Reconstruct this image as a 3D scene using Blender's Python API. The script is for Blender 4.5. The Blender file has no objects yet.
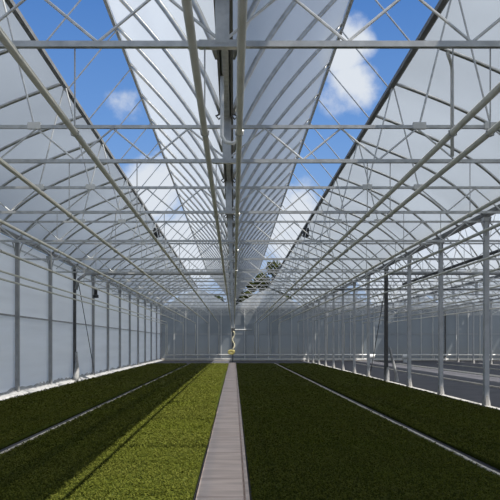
import bpy, bmesh, math, random
import numpy as np
from mathutils import Vector, Matrix
random.seed(7); rng = np.random.default_rng(7)
C = bpy.context.scene.collection
R = math.radians

# ------------------------------------------------------------------ numbers of the place (metres, camera at the origin)
EYE = 1.62
XC = -0.10                      # middle gutter
HALF = 6.4                      # half a bay; a gutter every 6.4 m
ZG = EYE + 3.20                 # gutters
ZB, ZT = EYE + 2.55, EYE + 3.03 # girder chords
RISE_X, ZR = 3.2, EYE + 5.05    # ridge: offset from the gutter, height
VX, ZV = 2.22, EYE + 6.20       # free edge of a raised roof half
Y0, YW = -6.0, 66.2             # start of the roof, far wall
TY = [6.24 + 4*k for k in range(15)] + [66.0]
ZP = EYE + 1.80                 # overhead heating pipes
ORD = ['first','second','third','fourth','fifth','sixth','seventh','eighth','ninth','tenth','eleventh',
       'twelfth','thirteenth','fourteenth','fifteenth','sixteenth','seventeenth']

# ------------------------------------------------------------------ materials
def nodes(name):
    m = bpy.data.materials.new(name); m.use_nodes = True
    nt = m.node_tree; nt.nodes.clear()
    out = nt.nodes.new('ShaderNodeOutputMaterial')
    return m, nt, out
def noise_ramp(nt, scale, c1, c2, detail=4, lo=.35, hi=.65, stretch=None):
    tc = nt.nodes.new('ShaderNodeTexCoord'); vec = tc.outputs['Object']
    if stretch:
        mp = nt.nodes.new('ShaderNodeMapping'); mp.inputs['Scale'].default_value = stretch
        nt.links.new(vec, mp.inputs['Vector']); vec = mp.outputs['Vector']
    n = nt.nodes.new('ShaderNodeTexNoise'); n.inputs['Scale'].default_value = scale; n.inputs['Detail'].default_value = detail
    nt.links.new(vec, n.inputs['Vector'])
    r = nt.nodes.new('ShaderNodeValToRGB')
    r.color_ramp.elements[0].position = lo; r.color_ramp.elements[1].position = hi
    r.color_ramp.elements[0].color = (*c1, 1); r.color_ramp.elements[1].color = (*c2, 1)
    nt.links.new(n.outputs['Fac'], r.inputs['Fac'])
    return r.outputs['Color'], n.outputs['Fac'], vec
def solid(name, c1, c2, scale=6, rough=.6, metal=0., stretch=None, bump=0., detail=4):
    m, nt, out = nodes(name)
    b = nt.nodes.new('ShaderNodeBsdfPrincipled')
    col, fac, vec = noise_ramp(nt, scale, c1, c2, detail, stretch=stretch)
    nt.links.new(col, b.inputs['Base Color'])
    b.inputs['Roughness'].default_value = rough; b.inputs['Metallic'].default_value = metal
    if bump:
        bp = nt.nodes.new('ShaderNodeBump'); bp.inputs['Strength'].default_value = bump; bp.inputs['Distance'].default_value = .02
        nt.links.new(fac, bp.inputs['Height']); nt.links.new(bp.outputs['Normal'], b.inputs['Normal'])
    nt.links.new(b.outputs['BSDF'], out.inputs['Surface'])
    return m
def film(name, refl, trans, clear, scale=.6, stretch=None, bump=0.):
    """greenhouse film: reflects, scatters light through, and lets a little pass straight"""
    m, nt, out = nodes(name)
    k1 = tuple(x*.92 for x in trans); k2 = tuple(min(1, x*1.08) for x in trans)
    colt, fac, vec = noise_ramp(nt, scale, k1, k2, 5, stretch=stretch)
    d = nt.nodes.new('ShaderNodeBsdfDiffuse'); d.inputs['Color'].default_value = (*refl, 1)
    t = nt.nodes.new('ShaderNodeBsdfTranslucent'); nt.links.new(colt, t.inputs['Color'])
    if bump:
        bp = nt.nodes.new('ShaderNodeBump'); bp.inputs['Strength'].default_value = bump; bp.inputs['Distance'].default_value = .05
        nt.links.new(fac, bp.inputs['Height'])
        nt.links.new(bp.outputs['Normal'], d.inputs['Normal'])
    a = nt.nodes.new('ShaderNodeAddShader'); nt.links.new(d.outputs[0], a.inputs[0]); nt.links.new(t.outputs[0], a.inputs[1])
    p = nt.nodes.new('ShaderNodeBsdfTransparent')
    x = nt.nodes.new('ShaderNodeMixShader'); x.inputs[0].default_value = clear
    nt.links.new(a.outputs[0], x.inputs[1]); nt.links.new(p.outputs[0], x.inputs[2])
    nt.links.new(x.outputs[0], out.inputs['Surface'])
    return m
M = {}
M['steel'] = solid('galvanised_steel', (.40,.405,.40), (.54,.545,.535), 9, .38, .55)
M['light_steel'] = solid('bright_galvanised_steel', (.50,.505,.50), (.66,.665,.655), 9, .38, .5)
M['pipe'] = solid('painted_pipe', (.62,.605,.53), (.72,.705,.63), 4, .45, .1)
M['white_pipe'] = solid('white_pipe', (.62,.62,.60), (.74,.74,.72), 4, .45)
M['dark_steel'] = solid('dark_steel', (.06,.06,.06), (.09,.09,.09), 5, .55, .2)
M['ridge_steel'] = solid('weathered_ridge_steel', (.15,.15,.148), (.21,.21,.205), 5, .55, .3)
M['black'] = solid('black_plastic', (.012,.013,.015), (.022,.023,.026), 12, .5)
M['rib'] = solid('rib_steel', (.42,.42,.415), (.54,.54,.53), 9, .28, .85)
M['column'] = solid('column_steel', (.40,.41,.42), (.52,.53,.54), 3, .55, .3)
M['grey_steel'] = solid('wall_post_steel', (.29,.295,.30), (.36,.365,.37), 3, .6, .2)
M['concrete'] = solid('path_concrete', (.60,.44,.35), (.80,.62,.515), 3.2, .5, 0, stretch=(.5,1.6,1), bump=.15, detail=9)
M['curb'] = solid('pale_concrete', (.50,.455,.385), (.64,.585,.51), 5, .8, 0, bump=.2, detail=8)
M['footing'] = solid('footing_concrete', (.26,.255,.245), (.36,.35,.335), 5, .85, 0, bump=.2, detail=8)
M['floor'] = solid('black_ground_cloth', (.040,.040,.050), (.062,.062,.074), 1.2, .8, 0, detail=8)
M['earth'] = solid('outside_ground', (.20,.19,.15), (.28,.27,.22), .4, .95, 0, detail=8)
M['soil'] = solid('bed_soil', (.026,.034,.006), (.045,.056,.009), 9, .95, 0, bump=.4)
M['soil'].node_tree.nodes['Principled BSDF'].inputs['Specular IOR Level'].default_value = .03
M['wrap'] = solid('white_plastic_wrap', (.24,.24,.24), (.36,.36,.355), 7, .4, 0, bump=.5)
M['hose'] = solid('yellow_hose', (.50,.42,.12), (.62,.54,.20), 8, .5)
M['cream_hose'] = solid('cream_hose', (.50,.46,.30), (.62,.58,.42), 8, .5)
M['bark'] = solid('bark', (.06,.045,.03), (.11,.085,.06), 6, .9, 0, stretch=(1,1,.2), bump=.6)
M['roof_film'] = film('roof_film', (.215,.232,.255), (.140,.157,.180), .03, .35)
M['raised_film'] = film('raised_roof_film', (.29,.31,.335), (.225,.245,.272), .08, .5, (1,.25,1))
M['wall_film'] = film('side_wall_film', (.54,.55,.56), (.335,.343,.352), .03, 1.6, (1,.12,2.2), bump=.3)
M['gable_film'] = film('gable_film', (.30,.305,.31), (.50,.51,.52), .06, .5)
M['end_film'] = film('end_wall_panel', (.135,.148,.158), (.10,.112,.122), .04, .5, (1,1,.3))
def leaf_mat(name, c1, c2, c3, scale, big, rough=.6, transl=.3):
    m, nt, out = nodes(name)
    col, fac, vec = noise_ramp(nt, scale, c1, c2, 3)
    n2 = nt.nodes.new('ShaderNodeTexNoise'); n2.inputs['Scale'].default_value = big; n2.inputs['Detail'].default_value = 4
    nt.links.new(vec, n2.inputs['Vector'])
    mr = nt.nodes.new('ShaderNodeMapRange'); mr.inputs['From Min'].default_value = .42; mr.inputs['From Max'].default_value = .68
    nt.links.new(n2.outputs['Fac'], mr.inputs['Value'])
    mx = nt.nodes.new('ShaderNodeMix'); mx.data_type = 'RGBA'
    nt.links.new(mr.outputs[0], mx.inputs[0]); nt.links.new(col, mx.inputs[6]); mx.inputs[7].default_value = (*c3, 1)
    d = nt.nodes.new('ShaderNodeBsdfPrincipled'); d.inputs['Roughness'].default_value = rough
    d.inputs['Specular IOR Level'].default_value = .06
    nt.links.new(mx.outputs[2], d.inputs['Base Color'])
    t = nt.nodes.new('ShaderNodeBsdfTranslucent'); nt.links.new(mx.outputs[2], t.inputs['Color'])
    x = nt.nodes.new('ShaderNodeMixShader'); x.inputs[0].default_value = transl
    nt.links.new(d.outputs[0], x.inputs[1]); nt.links.new(t.outputs[0], x.inputs[2])
    nt.links.new(x.outputs[0], out.inputs['Surface'])
    return m
M['plants'] = leaf_mat('young_plants', (.074,.082,.013), (.112,.120,.020), (.090,.104,.013), 14, .5)
M['tree'] = leaf_mat('tree_leaves', (.018,.032,.009), (.045,.060,.014), (.08,.085,.02), 3, .6)

# ------------------------------------------------------------------ mesh building
class MB:
    def __init__(s): s.v, s.f, s.m, s.cur = [], [], [], 0
    def face(s, idx): s.f.append(idx); s.m.append(s.cur)
    def box(s, lo, hi):
        n = len(s.v); (x0,y0,z0), (x1,y1,z1) = lo, hi
        s.v += [(x0,y0,z0),(x1,y0,z0),(x1,y1,z0),(x0,y1,z0),(x0,y0,z1),(x1,y0,z1),(x1,y1,z1),(x0,y1,z1)]
        for q in ((3,2,1,0),(4,5,6,7),(0,1,5,4),(1,2,6,5),(2,3,7,6),(3,0,4,7)): s.face(tuple(n+i for i in q))
    def tube(s, pts, r, n=10, caps=True):
        pts = [Vector(p) for p in pts]; k = len(pts)
        rs = r if isinstance(r, (list, tuple)) else [r]*k
        base = len(s.v); prev = None
        for i, p in enumerate(pts):
            d = (pts[min(i+1,k-1)] - pts[max(i-1,0)]).normalized()
            if prev is None:
                a = Vector((0,0,1)) if abs(d.z) < .9 else Vector((1,0,0))
                u = d.cross(a).normalized()
            else:
                u = (prev - d*prev.dot(d)).normalized()
            prev = u; w = d.cross(u)
            for j in range(n):
                t = 2*math.pi*(j+.5)/n
                s.v.append(tuple(p + (u*math.cos(t) + w*math.sin(t))*rs[i]))
        for i in range(k-1):
            for j in range(n):
                a = base+i*n+j; b = base+i*n+(j+1)%n
                s.face((a, b, b+n, a+n))
        if caps:
            s.face(tuple(base+j for j in reversed(range(n)))); s.face(tuple(base+(k-1)*n+j for j in range(n)))
    def bar(s, p, q, w):                       # square section bar
        s.tube([p, q], w*.7071, 4)
    def grid(s, rows):
        n = len(s.v); a = len(rows); b = len(rows[0])
        for r in rows: s.v += [tuple(p) for p in r]
        for i in range(a-1):
            for j in range(b-1):
                s.face((n+i*b+j, n+i*b+j+1, n+(i+1)*b+j+1, n+(i+1)*b+j))
    def poly(s, pts):
        n = len(s.v); s.v += [tuple(p) for p in pts]; s.face(tuple(range(n, n+len(pts))))
    def mesh(s, name, mats, smooth=False):
        me = bpy.data.meshes.new(name); me.from_pydata(s.v, [], s.f)
        for m in (mats if isinstance(mats, list) else [mats]): me.materials.append(m)
        if any(s.m): me.polygons.foreach_set('material_index', s.m)
        if smooth: me.polygons.foreach_set('use_smooth', [len(f) == 4 for f in s.f])
        me.update(); return me
    def build(s, name, mats, parent=None, smooth=False, loc=(0,0,0)):
        return place(name, s.mesh(name, mats, smooth), parent, loc)
def place(name, me, parent=None, loc=(0,0,0)):
    o = bpy.data.objects.new(name, me); C.objects.link(o); o.parent = parent; o.location = loc
    return o
def tag(o, label, cat, group=None, kind=None):
    o['label'] = label; o['category'] = cat
    if group: o['group'] = group
    if kind: o['kind'] = kind
    return o
def thing(name, label, cat, loc=(0,0,0), group=None):
    o = bpy.data.objects.new(name, None); C.objects.link(o); o.location = loc; o.empty_display_size = .2
    return tag(o, label, cat, group)
def struct(o, label, cat):
    return tag(o, label, cat, None, 'structure')
def copy_tree(o, parent=None):
    c = o.copy(); C.objects.link(c)
    if parent: c.parent = parent
    for ch in o.children: copy_tree(ch, c)
    return c
def bend(a, corner, b, r=.12, n=6):
    a, c, b = Vector(a), Vector(corner), Vector(b)
    p = c + (a-c).normalized()*r; q = c + (b-c).normalized()*r
    out = [a]
    for i in range(n+1):
        t = i/n; out.append(p*(1-t)**2 + c*2*t*(1-t) + q*t*t)
    return out + [b]

# ------------------------------------------------------------------ ground
m = MB(); m.box((-6.75,Y0,-.2), (25.6,YW,0)); struct(m.build('floor', M['floor']), 'dark ground cloth floor of the greenhouse', 'floor')
m = MB(); m.box((-60,YW+.02,-.3), (90,260,-.05)); m.box((-60,-40,-.3), (-6.78,YW+.02,-.05)); m.box((25.7,-40,-.3), (90,YW+.02,-.05)); m.box((-6.7,-40,-.3),(25.7,Y0-.02,-.05))
struct(m.build('ground', M['earth']), 'open ground outside the greenhouse', 'ground')
# middle path: slabs one metre long, and a narrow edging on its right
m = MB()
y = 3.45
while y < 57.6:
    m.box((-.386, y, -.02), (.098, y+.985, .052 + random.uniform(-.003,.003))); y += 1.0
m.box((.118, 3.45, -.02), (.158, 58.4, .058)); m.box((-.38,3.45,-.02),(.12,58.4,.02))
struct(m.build('path', M['concrete']), 'straight concrete slab path down the middle between the plant beds', 'path')
for nm, x, w, h in (('left', -3.315, .052, .055), ('right', 3.17, .052, .055), ('column_row', 6.3, .16, .06), ('next_bay', 9.5, .12, .05), ('next_bay_path', 12.7, .5, .04), ('far_bay', 15.9, .12, .05), ('far_column_row', 19.1, .16, .05)):
    m = MB(); y = 3.0
    while y < 57:
        d = random.uniform(-.008,.008); m.box((x-w/2+d, y, -.02), (x+w/2+d, y+.992, h)); y += 1
    struct(m.build('trim_'+nm, M['footing'] if 'column' in nm else M['curb']), {'left':'thin pale concrete strip between the two left beds','right':'thin pale concrete strip between the two right beds',
      'column_row':'pale footing strip under the near row of columns','next_bay':'thin pale strip on the dark floor of the next bay, nearest the columns',
      'next_bay_path':'wider pale path on the dark floor of the next bay','far_bay':'thin pale strip beyond the next bay path','far_column_row':'pale footing strip under the far column row'}[nm], 'strip')

# ------------------------------------------------------------------ beds of young plants
def bed(x0, x1, label):
    V, F = [], []
    mb = MB(); mb.box((x0+.015, 3.0, 0), (x1-.015, 55.4, .055))
    base_v = np.array(mb.v, dtype=np.float32); nb = len(base_v)
    Vs = [base_v]; Qs = [np.array(mb.f, dtype=np.int64)]; off = nb
    for (ya, yb, sp, nl) in ((3.0,6.6,.10,5), (6.6,11,.040,6), (11,17,.052,6), (17,26,.08,6), (26,40,.12,6), (40,55.4,.15,6)):
        xs = np.arange(x0+sp*.5, x1-sp*.4, sp); ys = np.arange(ya+sp*.5, yb, sp)
        gx, gy = np.meshgrid(xs, ys); gx = gx.ravel(); gy = gy.ravel(); n = len(gx)
        gx = gx + rng.uniform(-.28,.28,n)*sp; gy = gy + rng.uniform(-.28,.28,n)*sp
        gx = np.clip(gx, x0+.02, x1-.02)
        h = .035 + .045*np.clip(.75+.35*rng.standard_normal(n), .3, 1.5)
        for l in range(nl):
            a = rng.uniform(0, 2*np.pi, n) ; tilt = rng.uniform(.15, 1.0, n)
            L = sp*rng.uniform(.55,.95,n); W = L*rng.uniform(.5,.75,n)
            dx, dy = np.cos(a), np.sin(a); px, py = -dy, dx
            bx = gx + dx*sp*.08; by = gy + dy*sp*.08; bz = h - .012*l*.6
            up = np.minimum(L*np.cos(tilt*1.2), .045); rad = L*np.sin(.4+tilt*.9)
            p0 = np.stack([bx, by, bz], 1)
            mid = np.stack([bx+dx*rad*.5, by+dy*rad*.5, bz+up*.5], 1); sd = np.stack([px*W*.5, py*W*.5, 0*W], 1)
            tip = np.stack([bx+dx*rad, by+dy*rad, bz+up*.55], 1)
            v = np.stack([p0, mid+sd, tip, mid-sd], 1).reshape(-1,3)
            Vs.append(v.astype(np.float32)); Qs.append(np.arange(off, off+4*n).reshape(-1,4)); off += 4*n
    v = np.concatenate(Vs); q = np.concatenate(Qs)
    me = bpy.data.meshes.new('plant_bed')
    me.vertices.add(len(v)); me.vertices.foreach_set('co', v.ravel())
    me.loops.add(q.size); me.loops.foreach_set('vertex_index', q.ravel().astype(np.int32))
    me.polygons.add(len(q)); me.polygons.foreach_set('loop_start', (np.arange(len(q))*4).astype(np.int32))
    mi = np.ones(len(q), dtype=np.int32); mi[:6] = 0
    me.materials.append(M['soil']); me.materials.append(M['plants'])
    me.polygons.foreach_set('material_index', mi)
    me.update(calc_edges=True); me.validate()
    tag(place('plant_bed', me), label, 'plants', 'beds of young green plants', 'stuff')
bed(-6.27, -3.52, 'shaded bed of low green plants along the left film wall')
bed(-3.265, -0.405, 'bed of low green plants with a sunlit band, left of the concrete path')
bed(0.175, 3.12, 'shaded bed of low dark green plants, right of the concrete path')
bed(3.37, 6.14, 'shaded bed of low green plants beside the right column row')

# ------------------------------------------------------------------ side and end walls
def sheet(y0, y1, z0, z1, x, ny, nz, amp, mb):
    rows = []
    for i in range(ny+1):
        r = []
        for j in range(nz+1):
            yy = y0+(y1-y0)*i/ny; zz = z0+(z1-z0)*j/nz
            b = amp*math.sin(math.pi*((yy-2.2)/4 % 1))*math.sin(math.pi*j/nz)
            r.append((x - b, yy, zz))
        rows.append(r)
    mb.grid(rows)
wl = MB(); sheet(Y0, YW, .0, ZG-.05, -6.70, 144, 10, .05, wl)
wall = struct(wl.build('wall_left', M['wall_film'], None, True), 'long left wall of pale translucent film', 'wall')
m = MB(); m.box((-6.69,Y0,2.42), (-6.64,YW,2.47)); m.build('mid_rail', M['grey_steel'], wall)
m = MB(); m.box((-6.69,Y0,ZG-.32), (-6.65,YW,ZG-.28)); m.build('top_rail', M['steel'], wall)
m = MB()
y = Y0
rows = []
while y < YW-.3:
    b = .05 + .05*random.random(); t = .17 + .12*random.random()
    rows.append([(-6.69, y, t), (-6.65, y+random.uniform(-.05,.05), t*.85), (-6.62+b*.5, y, t*.5), (-6.56+b, y+random.uniform(-.05,.05), .10), (-6.44+b*1.2, y, .012)])
    y += .22
m.grid(rows); m.build('skirt', M['wrap'], wall)['label'] = 'crumpled white plastic skirt along the wall foot'
wr = MB(); sheet(Y0, YW, 0, ZG-.05, 25.62, 20, 4, .0, wr)
struct(wr.build('wall_right', M['wall_film']), 'film wall on the far right side of the greenhouse', 'wall')
# far wall with gables
we = MB()
we.poly([(-6.72,YW+.06,0),(25.6,YW+.06,0),(25.6,YW+.06,ZG),(-6.72,YW+.06,ZG)])
gables = []
for k in range(5):
    g = XC-HALF + 2*3.2*k
    pts = []
    for i in range(13):
        t = i/12; s = min(t,1-t)*2
        pts.append((g+HALF*t, YW+.06, ZG + (ZR-.1-ZG)*s + .25*4*s*(1-s)*.5))
    gables.append(pts)
wb = struct(we.build('wall_back', M['end_film']), 'grey blue panelled end wall at the far end', 'wall')
for pts in gables:
    gb = MB(); gb.poly(pts); gb.build('gable', M['gable_film'], wb)
m = MB(); m.box((-6.72,YW,2.41),(25.6,YW+.05,2.46)); m.build('mid_rail', M['grey_steel'], wb)
m = MB(); m.box((-6.72,YW-.02,ZG-.12),(25.6,YW+.05,ZG)); m.build('top_rail', M['steel'], wb)
m = MB(); m.box((-6.72,YW-.04,0),(25.6,YW+.05,.22)); m.build('base_board', M['curb'], wb)
pm = MB(); pm.box((-.025,-.05,.2),(.025,.04,ZG)); pme = pm.mesh('post', M['white_pipe'])
for k in range(1,30):
    place('post', pme, wb, (XC-HALF+HALF/6*k, YW, 0))

# ------------------------------------------------------------------ columns
def column(x, y, label, cat, group, mat, w=.10, foot=True, wrap=False):
    t = thing('steel_column', label, cat, (x,y,0), group)
    m = MB(); m.box((-w*.5,-w*.6,.0),(w*.5,w*.6,ZG-.07)); m.build('shaft', mat, t)
    if foot:
        m = MB(); m.tube([(0,0,0),(0,0,.10),(0,0,.22),(0,0,.34)], [.115,.105,.085,.07], 8)
        m.build('foot', M['footing'] if not wrap else M['wrap'], t)['label'] = 'pale concrete foot' if not wrap else 'foot wrapped in white plastic'
    m = MB(); m.box((-w*.75,-.11,ZG-.16),(w*.75,.11,ZG-.065))
    hb = m.build('head_bracket', M['steel'], t)
    for s in (-1,1):
        m = MB(); m.bar((s*.03,s*.03,ZG-.55),(s*.03,s*.42,ZG-.12),.03); m.build('bracket_arm', M['steel'], hb)
    return t
for i, y in enumerate(TY[4:16]):
    lab = ('dark steel wall column with transverse pipe at its head, in the left film wall' if abs(y-30.24)<.1 else
           'grey column against the left film wall, %s from the camera' % ORD[i])
    t = column(-6.60, y, lab, 'column', 'columns along the left film wall', M['dark_steel'] if abs(y-30.24)<.1 else M['grey_steel'], .11, False)
    m = MB(); m.box((-.08,-.08,0),(.08,.08,.03)); m.build('base_plate', M['grey_steel'], t)
    m = MB(); m.box((.0,-.03,ZB-.03),(.165,.03,ZB+.03)); m.build('girder_bracket', M['steel'], t)
for i, y in enumerate(TY[3:16]):
    dark = abs(y-30.24)<.1
    lab = ('dark steel column with a white wrapped brace, in the row right of the beds' if dark else
           'galvanised steel column in the row right of the beds, %s from the camera' % ORD[i])
    t = column(6.3, y, lab, 'column', 'columns right of the beds', M['dark_steel'] if dark else M['column'], .135 if dark else .115, True, dark)
    if dark:
        m = MB(); m.tube([(.02,-.1,.03),(.05,-.05,.5),(.02,.12,1.1)],[.10,.075,.05],8); m.build('wrap_sleeve', M['wrap'], t)
        m = MB(); m.tube([(.42,-.12,.02),(.40,-.12,.3),(.12,-.08,1.45)],[.10,.06,.05],8); m.build('brace', M['wrap'], t)['label'] = 'leaning brace wrapped in white plastic'
for i, y in enumerate(TY[12:16]):
    column(19.1, y, ('steel column of the far right row, %s from the camera' % ORD[i]) if i < 3 else 'dark steel column of the far right row, at the end wall', 'column', 'columns of the far right row', M['column'] if i < 3 else M['dark_steel'])
for x, lab in ((-6.56,'thin dark diagonal rod beside the left film wall'), (6.26,'thin dark diagonal rod beside the dark column of the right row')):
    m = MB(); m.tube([(x+.08,30.34,EYE+2.6),(x+.08,34.0,.12)],.016,8); tag(m.build('bracing_rod', M['dark_steel']), lab, 'rod')
m = MB(); m.tube(bend((-6.48,29.8,.0),(-6.42,29.9,.5),(-6.50,30.1,1.25),.3),[.13,.12,.12,.11,.10,.09,.08,.07,.05],9)
tag(m.build('plastic_wrap', M['wrap'], None, True), 'gathered white plastic film around the foot of the dark left column', 'plastic film')

# ------------------------------------------------------------------ gutters, ridges
for x, lab in ((-6.6,'gutter along the top of the left film wall'), (XC,'raised middle gutter above the concrete path, between the raised roof halves'),
               (6.3,'gutter carried by the column row right of the beds'), (12.7,'gutter over the middle of the next bay'), (19.1,'gutter on the far right column row')):
    t = thing('gutter', lab, 'gutter', (x,0,0), 'roof gutters')
    m = MB(); prof = [(-.075,.09),(-.062,.09),(-.03,.0),(.03,.0),(.062,.09),(.075,.09),(.038,-.02),(-.038,-.02)]
    n = len(prof)
    for yy in (Y0,YW): m.v += [(p[0],yy,ZG-.03+p[1]) for p in prof]
    for j in range(n): m.face((j,(j+1)%n,n+(j+1)%n,n+j))
    m.build('channel', M['steel'], t)
    for s in (-1,1):
        m = MB(); m.box((s*.075-.014,Y0,ZG-.045),(s*.075+.014,YW,ZG+.05)); m.build('hinge_rail', M['ridge_steel'], t)
    if abs(x-XC)<.01:
        for s in (-1,1):
            gm = MB(); gm.tube([(s*.06,0,ZG-.04),(s*.11,0,ZG-.10),(s*.15,0,ZG-.05),(s*.11,.05,ZG-.02)],.012,6)
            gme = gm.mesh('bracket', M['dark_steel'])
            for y in TY: place('bracket', gme, t, (0,y-.12,0))
RIDGE = ((-3.3,'dark ridge beam left of the open strip of sky'), (3.07,'dark ridge beam right of the open strip of sky'),
         (9.5,'ridge beam of the next bay, just beyond the column row'), (15.9,'ridge beam of the next bay, far side'), (22.3,'ridge beam of the last bay on the far right'))
for x, lab in RIDGE:
    m = MB(); m.box((x-.04,Y0,ZR-.07),(x+.04,YW,ZR+.01))
    tag(m.build('ridge_beam', M['ridge_steel']), lab, 'beam', 'ridge beams')

# ------------------------------------------------------------------ roof halves
def arc(dx, zt, bow, n=16, lift=0.):
    """curve from hinge (0,ZG) to free edge (dx,zt), bowed outwards"""
    L = math.hypot(dx, zt-ZG); ux, uz = dx/L, (zt-ZG)/L
    nx, nz = (-uz, ux) if dx > 0 else (uz, -ux)
    if nz < 0: nx, nz = -nx, -nz
    out = []
    for i in range(n+1):
        s = i/n; b = bow*4*s*(1-s)*(1+.35*(1-2*s)) + lift
        out.append((ux*L*s+nx*b, ZG+uz*L*s+nz*b))
    return out
RY = [Y0 + .2 + 2*k for k in range(37) if Y0+.2+2*k < YW]
def roof_half(gx, side, raised, label, near):
    t = thing('roof_panel', label, 'roof panel', (gx,0,0), 'roof halves')
    dx = side*(VX if raised else (RISE_X if gx > -6.55 else 3.3)-.03); zt = ZV if raised else ZR
    h = side*.08
    mb = MB(); pr = arc(dx-h, zt, .20 if raised else .26, 16, .044 if raised else .039); rows = []
    ys = sorted(set(RY + [y+1 for y in RY] + [y+.5 for y in RY] + [y+1.5 for y in RY])); ys = [Y0]+[y for y in ys if Y0 < y < YW]+[YW]
    for y in ys:
        bil = .02*math.sin(math.pi*((y-RY[0])/2 % 1))
        rows.append([(h+p[0], y, p[1]-bil) for p in pr])
    mb.grid(rows); mb.build('film', M['raised_film' if raised else 'roof_film'], t, True)
    pr = arc(dx-h, zt, .20 if raised else .26, 14, -.0)
    rm = MB(); rm.tube([(h+p[0],0,p[1]) for p in pr], .038 if raised else .033, 8)
    rme = rm.mesh('rib', M['rib'], True)
    for y in RY: place('rib', rme, t, (0,y,0))
    m = MB(); m.box((dx-.03,Y0,zt-.05),(dx+.03,YW,zt+.02)) if raised else m.box((dx-.018,Y0,zt-.04),(dx+.018,YW,zt+.02)); m.build('edge_bar', M['steel'], t)
    if raised:
        sm = MB(); rx = side*RISE_X
        sm.tube([(dx-side*.02,0,zt-.06),(rx-side*.05,0,ZR-.06)],.016,6); sme = sm.mesh('push_rod', M['steel'])
        for y in RY: place('push_rod', sme, t, (0,y+.12,0))
    return t
roof_half(-6.6, 1, False, 'closed arched film roof slope rising from the left wall gutter', True)
roof_half(XC, -1, True, 'raised film roof half left of the middle gutter, with curved ribs', True)
roof_half(XC, 1, True, 'raised film roof half right of the middle gutter, with curved ribs', True)
roof_half(6.3, -1, False, 'closed arched film roof slope rising leftwards from the column row gutter', True)
roof_half(6.3, 1, False, 'closed film roof slope of the next bay, right of the column row', False)
roof_half(12.7, -1, True, 'raised film roof half of the next bay, left of its gutter', False)
roof_half(12.7, 1, True, 'raised film roof half of the next bay, right of its gutter', False)
roof_half(19.1, -1, False, 'closed film roof slope left of the far right column row', False)
roof_half(19.1, 1, False, 'closed film roof slope right of the far right column row', False)
roof_half(25.5, -1, True, 'raised film roof half at the far right side', False)

# ------------------------------------------------------------------ lattice girders
P = HALF/6
def lattice_mesh(up, r=.014):
    m = MB()
    m.tube([(0,0,ZB+.02),(up*P*.5,0,ZT-.02)], r, 6); return m.mesh('lattice_bar', M['light_steel'])
LM = {1: lattice_mesh(1), -1: lattice_mesh(-1)}
def chord(z, w):
    m = MB(); m.box((-HALF+.06,-w/2,z-w/2),(HALF-.06,w/2,z+w/2)); return m
CB = chord(ZB,.05).mesh('bottom_chord', M['steel']); CT = chord(ZT,.045).mesh('top_chord', M['steel'])
def end_bar(s):
    m = MB(); m.tube([(s*.10,0,ZB+.02+.09),(s*P*.5,0,ZT-.02)],.014,6); return m.mesh('lattice_bar', M['light_steel'])
LE = {1: end_bar(1), -1: end_bar(-1)}
sm = MB(); sm.tube([(-.5,0,ZT+.02),(-.02,0,ZR-.08)],.015,6); SL = sm.mesh('ridge_strut', M['light_steel'])
sm = MB(); sm.tube([(.5,0,ZT+.02),(.02,0,ZR-.08)],.015,6); SR = sm.mesh('ridge_strut', M['light_steel'])
gm = MB(); gm.box((-.09,-.03,ZT-.03),(.09,.03,ZT+.06)); GP = gm.mesh('gusset_plate', M['white_pipe'])
cm = MB(); cm.box((-.20,-.035,ZB-.03),(.20,.035,ZB+.03)); cm.box((-.06,-.04,ZB),(.06,.04,ZG-.05)); CP = cm.mesh('gutter_support', M['steel'])
def girder(cx, y, label, detail):
    t = thing('lattice_girder', label, 'girder', (cx,y,0), 'lattice girders across the bays')
    place('bottom_chord', CB, t); place('top_chord', CT, t); place('gutter_support', CP, t)
    for k in range(13):
        x = -HALF + P*k
        for s in (1,-1):
            if abs(x+s*P*.5) < HALF: place('lattice_bar', (LE if k in (0,12) else LM)[s], t, (x,0,0))
    for s in (-1,1):
        place('ridge_strut', SL, t, (s*3.2,0,0)); place('ridge_strut', SR, t, (s*3.2,0,0))
        for d in (-.5,.5): place('gusset_plate', GP, t, (s*3.2+d,0,0))
for i, y in enumerate(TY):
    lab = ('lattice girder across the beds, nearest the camera' if i == 0 else 'lattice girder across the beds, %s from the camera' % ORD[i] if i < 15 else 'lattice girder across the beds, against the end wall')
    girder(XC, y, lab, i < 7)
for i, y in enumerate(TY[3:16]): girder(12.7, y+.0, 'lattice girder over the dark floor of the next bay, %s from the camera' % ORD[i], False)
for i, y in enumerate(TY[12:16]): girder(25.5, y, 'lattice girder beyond the far right column row, %s from the camera' % ORD[i], False)

# ------------------------------------------------------------------ overhead heating pipes
hm = MB(); hm.tube([(0,0,.02),(0,0,ZB-ZP-.02)],.007,5); 
HM = hm.mesh('hanger', M['steel'])
hm = MB(); hm.tube([(-.0,0,.032),(-.034,0,.012),(-.03,0,-.022),(0,0,-.036),(.03,0,-.022),(.034,0,.012),(.0,0,.032)],.007,5)
HK = hm.mesh('pipe_clip', M['steel'])
def pipe(x, z, label, r=.027, mat='pipe', hang=True, ydrop=65.55, zend=.625, first=0):
    t = thing('heating_pipe', label, 'pipe', (x,0,z), 'overhead heating pipes')
    m = MB(); m.tube(bend((0,Y0,0),(0,ydrop,0),(0,ydrop,zend-z),.2),r,12); m.build('tube', M[mat], t, True)
    if hang:
        for y in TY[first:]:
            h = place('hanger', HM, t, (0,y,0))
            h.scale.z = (ZB-.03-z)/(ZB-ZP-.02)
            if y < 40: place('pipe_clip', HK, h)
    return t
pipe(-6.12, EYE+1.68, 'lower pipe of the pair close along the left film wall', hang=False)
pipe(-6.00, EYE+1.85, 'upper pipe of the pair close along the left film wall', hang=False)
pipe(-4.57, ZP, 'overhead pipe above the middle of the left bed')
pipe(-3.45, ZP, 'overhead pipe above the thin concrete strip between the left beds')
pipe(-2.31, ZP, 'overhead pipe above the sunlit bed, on its shaded left half')
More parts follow.
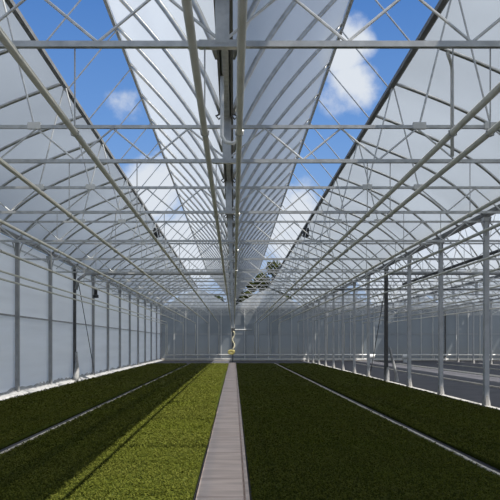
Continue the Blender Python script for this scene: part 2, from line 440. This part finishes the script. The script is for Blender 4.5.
pipe(-1.36, ZP, 'overhead pipe crossing the upper left corner, above the sunlit band')
pipe(-.25, ZP, 'left one of the two overhead pipes above the concrete path')
pipe(.045, ZP, 'right one of the two overhead pipes above the concrete path')
pipe(1.87, ZP, 'upper pipe of the diagonal pair running to the upper right of the photo')
pipe(2.19, ZP, 'lower pipe of the diagonal pair running to the upper right of the photo')
pipe(3.31, ZP, 'overhead pipe above the thin concrete strip between the right beds')
pipe(4.03, ZP, 'overhead pipe above the bed beside the right column row')
pipe(5.75, EYE+1.92, 'overhead pipe just left of the right column row')
pipe(6.62, EYE+1.85, 'overhead pipe just right of the column row', first=3)
pipe(8.4, ZP, 'overhead pipe above the dark floor, near the column row', first=3)
pipe(9.9, ZP, 'overhead pipe above the dark floor, second beyond the column row pipes', first=4)
pipe(11.6, ZP, 'overhead pipe above the dark floor, left of the next bay path', first=5)
pipe(13.6, ZP, 'overhead pipe above the dark floor, right of the next bay path', first=6)
t = thing('dark_pipe', 'thick dark pipe along the next bay, ending at the dark column', 'pipe', (6.95,0,EYE+2.42))
m = MB(); m.tube([(0,Y0,0),(0,30.0,0)],.045,12); m.build('tube', M['dark_steel'], t, True)
hm2 = MB(); hm2.tube([(0,0,.03),(0,0,.10)],.01,5); hme2 = hm2.mesh('hanger', M['steel'])
for y in TY[3:6]: place('hanger', hme2, t, (0,y,0))
m = MB(); m.tube([(2.2,30.38,EYE+2.23),(22,30.38,EYE+2.23)],.022,10); tag(m.build('cross_pipe', M['dark_steel'], None, True), 'thin dark pipe running across to the right behind the column row', 'pipe')
m = MB(); m.tube([(-6.50,30.06,EYE+2.2),(-6.40,30.06,EYE+2.62),(-6.1,30.06,EYE+2.84),(-5.7,30.06,EYE+2.86),(-.4,30.06,EYE+2.86)],.065,12)
tag(m.build('cross_pipe', M['grey_steel'], None, True), 'thick grey pipe running across from the dark left column', 'pipe')
m = MB(); m.tube([(6.37,30.1,EYE+2.86),(19,30.1,EYE+2.86)],.06,12); tag(m.build('cross_pipe', M['grey_steel'], None, True), 'thick grey pipe running across the next bay at girder height', 'pipe')

# header pipes along the far wall
for z, r, lab in ((.55,.07,'upper white header pipe along the foot of the end wall'), (.14,.07,'lower white header pipe along the foot of the end wall')):
    t = thing('header_pipe', lab, 'pipe', (0,65.6,z), 'header pipes')
    m = MB(); m.tube([(-6.2,0,0),(25,0,0)], r, 12); m.build('tube', M['white_pipe'], t, True)
    if z > .3:
        sm = MB(); sm.box((-.03,.0,-z),(.03,.06,-.05)); sme = sm.mesh('stand', M['light_steel'])
        for k in range(15): place('stand', sme, t, (-5.4+2.13*k,.085,0))
# downpipes by the gutter and near girder
m = MB(); m.tube(bend((1.84,6.29,EYE+2.50),(1.94,6.49,EYE+2.46),(1.94,6.49,EYE+1.66),.06),.016,10)
tag(m.build('drop_pipe', M['white_pipe'], None, True), 'short grey drop pipe hanging from the nearest girder at the upper right', 'pipe')
m = MB(); m.tube([(-.14,8.6,ZG-.06),(-.14,8.6,EYE+2.6),(-.14,8.55,EYE+2.42),(-.10,8.5,EYE+2.34),(-.02,8.48,EYE+2.32),(.07,8.47,EYE+2.36)],.022,10)
tag(m.build('gutter_drain', M['white_pipe'], None, True), 'white hooked drain pipe under the middle gutter', 'pipe')

# ------------------------------------------------------------------ motors and small gear
def motor(loc, label, name='motor', s=1.):
    t = thing(name, label, 'motor', loc)
    m = MB(); m.box((-.12*s,-.16*s,-.42*s),(.12*s,.16*s,-.06*s)); m.build('gearbox', M['black'], t)
    m = MB(); m.tube([(0,-.14*s,-.24*s),(0,-.5*s,-.24*s)],.10*s,12); m.build('motor_body', M['black'], t)
    m = MB(); m.box((-.05*s,-.05*s,-.08*s),(.05*s,.05*s,0)); m.build('mount', M['ridge_steel'], t)
motor((-3.3,31.2,ZR-.09), 'black vent motor hanging under the left ridge beam')
motor((3.07,31.2,ZR-.09), 'black vent motor hanging under the right ridge beam')
t = thing('hanging_sensor', 'small black cylinder unit hanging near the left film wall', 'sensor', (-6.25,33.0,EYE+2.5))
m = MB(); m.tube([(0,0,0),(0,0,-.30)],.075,12); m.build('body', M['black'], t, True)
m = MB(); m.tube([(0,0,-.30),(0,0,-.34),(0,0,-.46)],[.08,.13,.13],12); m.build('lower_cap', M['black'], t, True)
m = MB(); m.tube([(0,0,0),(0,0,.05),(-.2,0,.12)],.012,6); m.build('mount', M['steel'], t)
# riser with hoses at the far end of the path
t = thing('hose_riser', 'riser pipe with cream and yellow hoses at the far end of the path', 'hose', (-.1,60.5,0))
m = MB(); m.tube([(0,0,0),(0,0,2.75)],.05,10); m.build('riser_pipe', M['dark_steel'], t)
m = MB(); m.tube([(.05+.09*math.sin(.7*i), -.09-.03*math.cos(.9*i), 2.6-.105*i) for i in range(18)],.055,8); m.build('draped_hose', M['cream_hose'], t, True)
m = MB()
m.tube([(-.12+.26*math.cos(.5*i), -.12+.0*i, .78+.13*math.sin(.5*i)+.004*i) for i in range(40)],.045,7); m.build('coiled_hose', M['hose'], t, True)
m = MB(); m.box((-.12,-.1,2.55),(.18,.12,2.85)); m.build('valve_box', M['dark_steel'], t)
m = MB(); m.tube([(.1,0,2.7),(1.6,0,2.72)],.06,10); m.build('side_arm', M['steel'], t)
for x, y, lab in ((14.1,60.2,'white round blower with a dark mouth on the dark floor, right one'), (11.4,60.4,'white round blower on the dark floor, left one')):
    t = thing('blower', lab, 'blower', (x,y,0), 'white blowers on the dark floor')
    m = MB(); m.tube([(-.2,0,.48),(.22,-.06,.48)],[.20,.17],14); m.build('housing', M['white_pipe'], t)
    m = MB(); m.tube([(.215,-.06,.48),(.25,-.064,.48)],.13,14); m.build('mouth', M['black'], t)
    m = MB(); m.box((-.15,-.12,0),(.12,.12,.31)); m.build('stand', M['light_steel'], t)

# ------------------------------------------------------------------ trees outside the far wall
def tree(x, y, h, r, label, seed):
    rd = np.random.default_rng(seed)
    t = thing('tree', label, 'tree', (x,y,-.05), 'trees beyond the end wall')
    m = MB(); m.tube([(0,0,0),(.05,0,h*.3),(-.05,.05,h*.6),(0,0,h*.85)],[.22,.17,.11,.04],9); 
    for k in range(9):
        a = k*2.4; z = h*(.3+.055*k); m.tube([(0,0,z),(math.cos(a)*r*.4,math.sin(a)*r*.4,z+r*.3),(math.cos(a)*r*.75,math.sin(a)*r*.75,z+r*.5)],[.07,.05,.02],6)
    m.build('trunk', M['bark'], t)
    n = 16000
    cl = []
    for k in range(46):
        u = rd.normal(size=3); u /= np.linalg.norm(u); rr = rd.uniform(.35,.95)
        cl.append((u[0]*r*rr, u[1]*r*rr, h*.62+u[2]*h*.34*rr, r*rd.uniform(.22,.36)))
    cl = np.array(cl); c = cl[rd.integers(0,46,n)]
    d = rd.normal(size=(n,3)); d /= np.linalg.norm(d,axis=1)[:,None]
    p = c[:,:3] + d*c[:,3:4]*rd.uniform(.6,1.05,(n,1))
    a = rd.normal(size=(n,3)); a /= np.linalg.norm(a,axis=1)[:,None]; b = np.cross(a,d); b /= (np.linalg.norm(b,axis=1)[:,None]+1e-6)
    s = rd.uniform(.13,.24,(n,1))
    v = np.stack([p-a*s, p-b*s*.6, p+a*s, p+b*s*.6],1).reshape(-1,3)
    me = bpy.data.meshes.new('foliage'); me.from_pydata(v.tolist(), [], np.arange(4*n).reshape(-1,4).tolist()); me.materials.append(M['tree']); me.update()
    place('foliage', me, t)
tree(4.5, 84, 11.0, 2.5, 'tall green tree outside, right of the middle gutter end', 1)
tree(1.4, 92, 10.2, 1.8, 'dark green tree outside, directly right of the gutter end', 2)
tree(-1.9, 86, 7.8, 1.9, 'lower dark tree outside, left of the gutter end', 3)

# ------------------------------------------------------------------ sky, sun
w = bpy.data.worlds.new('sky'); bpy.context.scene.world = w; w.use_nodes = True
nt = w.node_tree; nt.nodes.clear()
out = nt.nodes.new('ShaderNodeOutputWorld'); bg = nt.nodes.new('ShaderNodeBackground')
tc = nt.nodes.new('ShaderNodeTexCoord')
nrm = nt.nodes.new('ShaderNodeVectorMath'); nrm.operation = 'NORMALIZE'; nt.links.new(tc.outputs['Generated'], nrm.inputs[0])
sep = nt.nodes.new('ShaderNodeSeparateXYZ'); nt.links.new(nrm.outputs[0], sep.inputs[0])
ramp = nt.nodes.new('ShaderNodeValToRGB'); e = ramp.color_ramp.elements
e[0].position = 0; e[0].color = (.46,.52,.60,1); e[1].position = .75; e[1].color = (.34,.40,.47,1)
for p, c in ((.16,(.24,.42,.74,1)), (.28,(.15,.32,.68,1)), (.42,(.085,.225,.57,1)), (.5,(.11,.24,.54,1))):
    k = e.new(p); k.color = c
nt.links.new(sep.outputs['Z'], ramp.inputs['Fac'])
def math_node(op, a, b=None):
    n = nt.nodes.new('ShaderNodeMath'); n.operation = op
    for i, v in enumerate((a, b)):
        if v is None: continue
        if isinstance(v, (int, float)): n.inputs[i].default_value = v
        else: nt.links.new(v, n.inputs[i])
    return n.outputs[0]
def blob(px, py, rad, gain):
    d = Vector(((px-234)/730, 1, (343-py)/730)).normalized()
    n = nt.nodes.new('ShaderNodeVectorMath'); n.operation = 'DISTANCE'; nt.links.new(nrm.outputs[0], n.inputs[0]); n.inputs[1].default_value = d
    mr = nt.nodes.new('ShaderNodeMapRange'); mr.interpolation_type = 'SMOOTHSTEP'
    mr.inputs['From Min'].default_value = rad; mr.inputs['From Max'].default_value = rad*.15; mr.inputs['To Max'].default_value = gain
    nt.links.new(n.outputs['Value'], mr.inputs['Value']); return mr.outputs[0]
tot = None
for b in ((348,45,.062,.44),(357,85,.062,.40),(338,100,.05,.28),(150,185,.085,.48),(125,110,.05,.32),(185,250,.10,.5),(300,235,.10,.40),(310,190,.04,.2),(75,10,.03,.0)):
    s = blob(*b); tot = s if tot is None else math_node('MAXIMUM', tot, s)
nz = nt.nodes.new('ShaderNodeTexNoise'); nz.inputs['Scale'].default_value = 13; nz.inputs['Detail'].default_value = 9; nz.inputs['Roughness'].default_value = .58
nt.links.new(nrm.outputs[0], nz.inputs['Vector'])
cov = math_node('ADD', math_node('MULTIPLY', nz.outputs['Fac'], .9), tot)
cr = nt.nodes.new('ShaderNodeMapRange'); cr.interpolation_type = 'SMOOTHSTEP'; cr.inputs['From Min'].default_value = .60; cr.inputs['From Max'].default_value = .88
nt.links.new(cov, cr.inputs['Value'])
mix = nt.nodes.new('ShaderNodeMix'); mix.data_type = 'RGBA'
nt.links.new(cr.outputs[0], mix.inputs[0]); nt.links.new(ramp.outputs['Color'], mix.inputs[6]); mix.inputs[7].default_value = (.72,.77,.84,1)
nt.links.new(mix.outputs[2], bg.inputs['Color']); bg.inputs['Strength'].default_value = 1.0
nt.links.new(bg.outputs[0], out.inputs['Surface'])

sun = bpy.data.lights.new('sun', 'SUN'); sun.energy = 9.0; sun.angle = R(.53); sun.color = (1,.955,.88)
so = bpy.data.objects.new('sun', sun); C.objects.link(so); so.location = (20,-10,40)
so.rotation_euler = Vector((-.518,.17,-1)).to_track_quat('-Z','Y').to_euler()

# ------------------------------------------------------------------ camera
cam = bpy.data.cameras.new('camera'); co = bpy.data.objects.new('camera', cam); C.objects.link(co)
cam.sensor_width = 36; cam.lens = 36*730/500; cam.shift_x = .032; cam.shift_y = .186; cam.clip_end = 600; cam.clip_start = .05
co.location = (0,0,EYE); co.rotation_euler = (R(90),0,0)
sc = bpy.context.scene; sc.camera = co
sc.view_settings.view_transform = 'Standard'; sc.view_settings.look = 'None'; sc.view_settings.gamma = 1; sc.view_settings.exposure = 0
try: sc.view_settings.use_curve_mapping = False
except Exception: pass
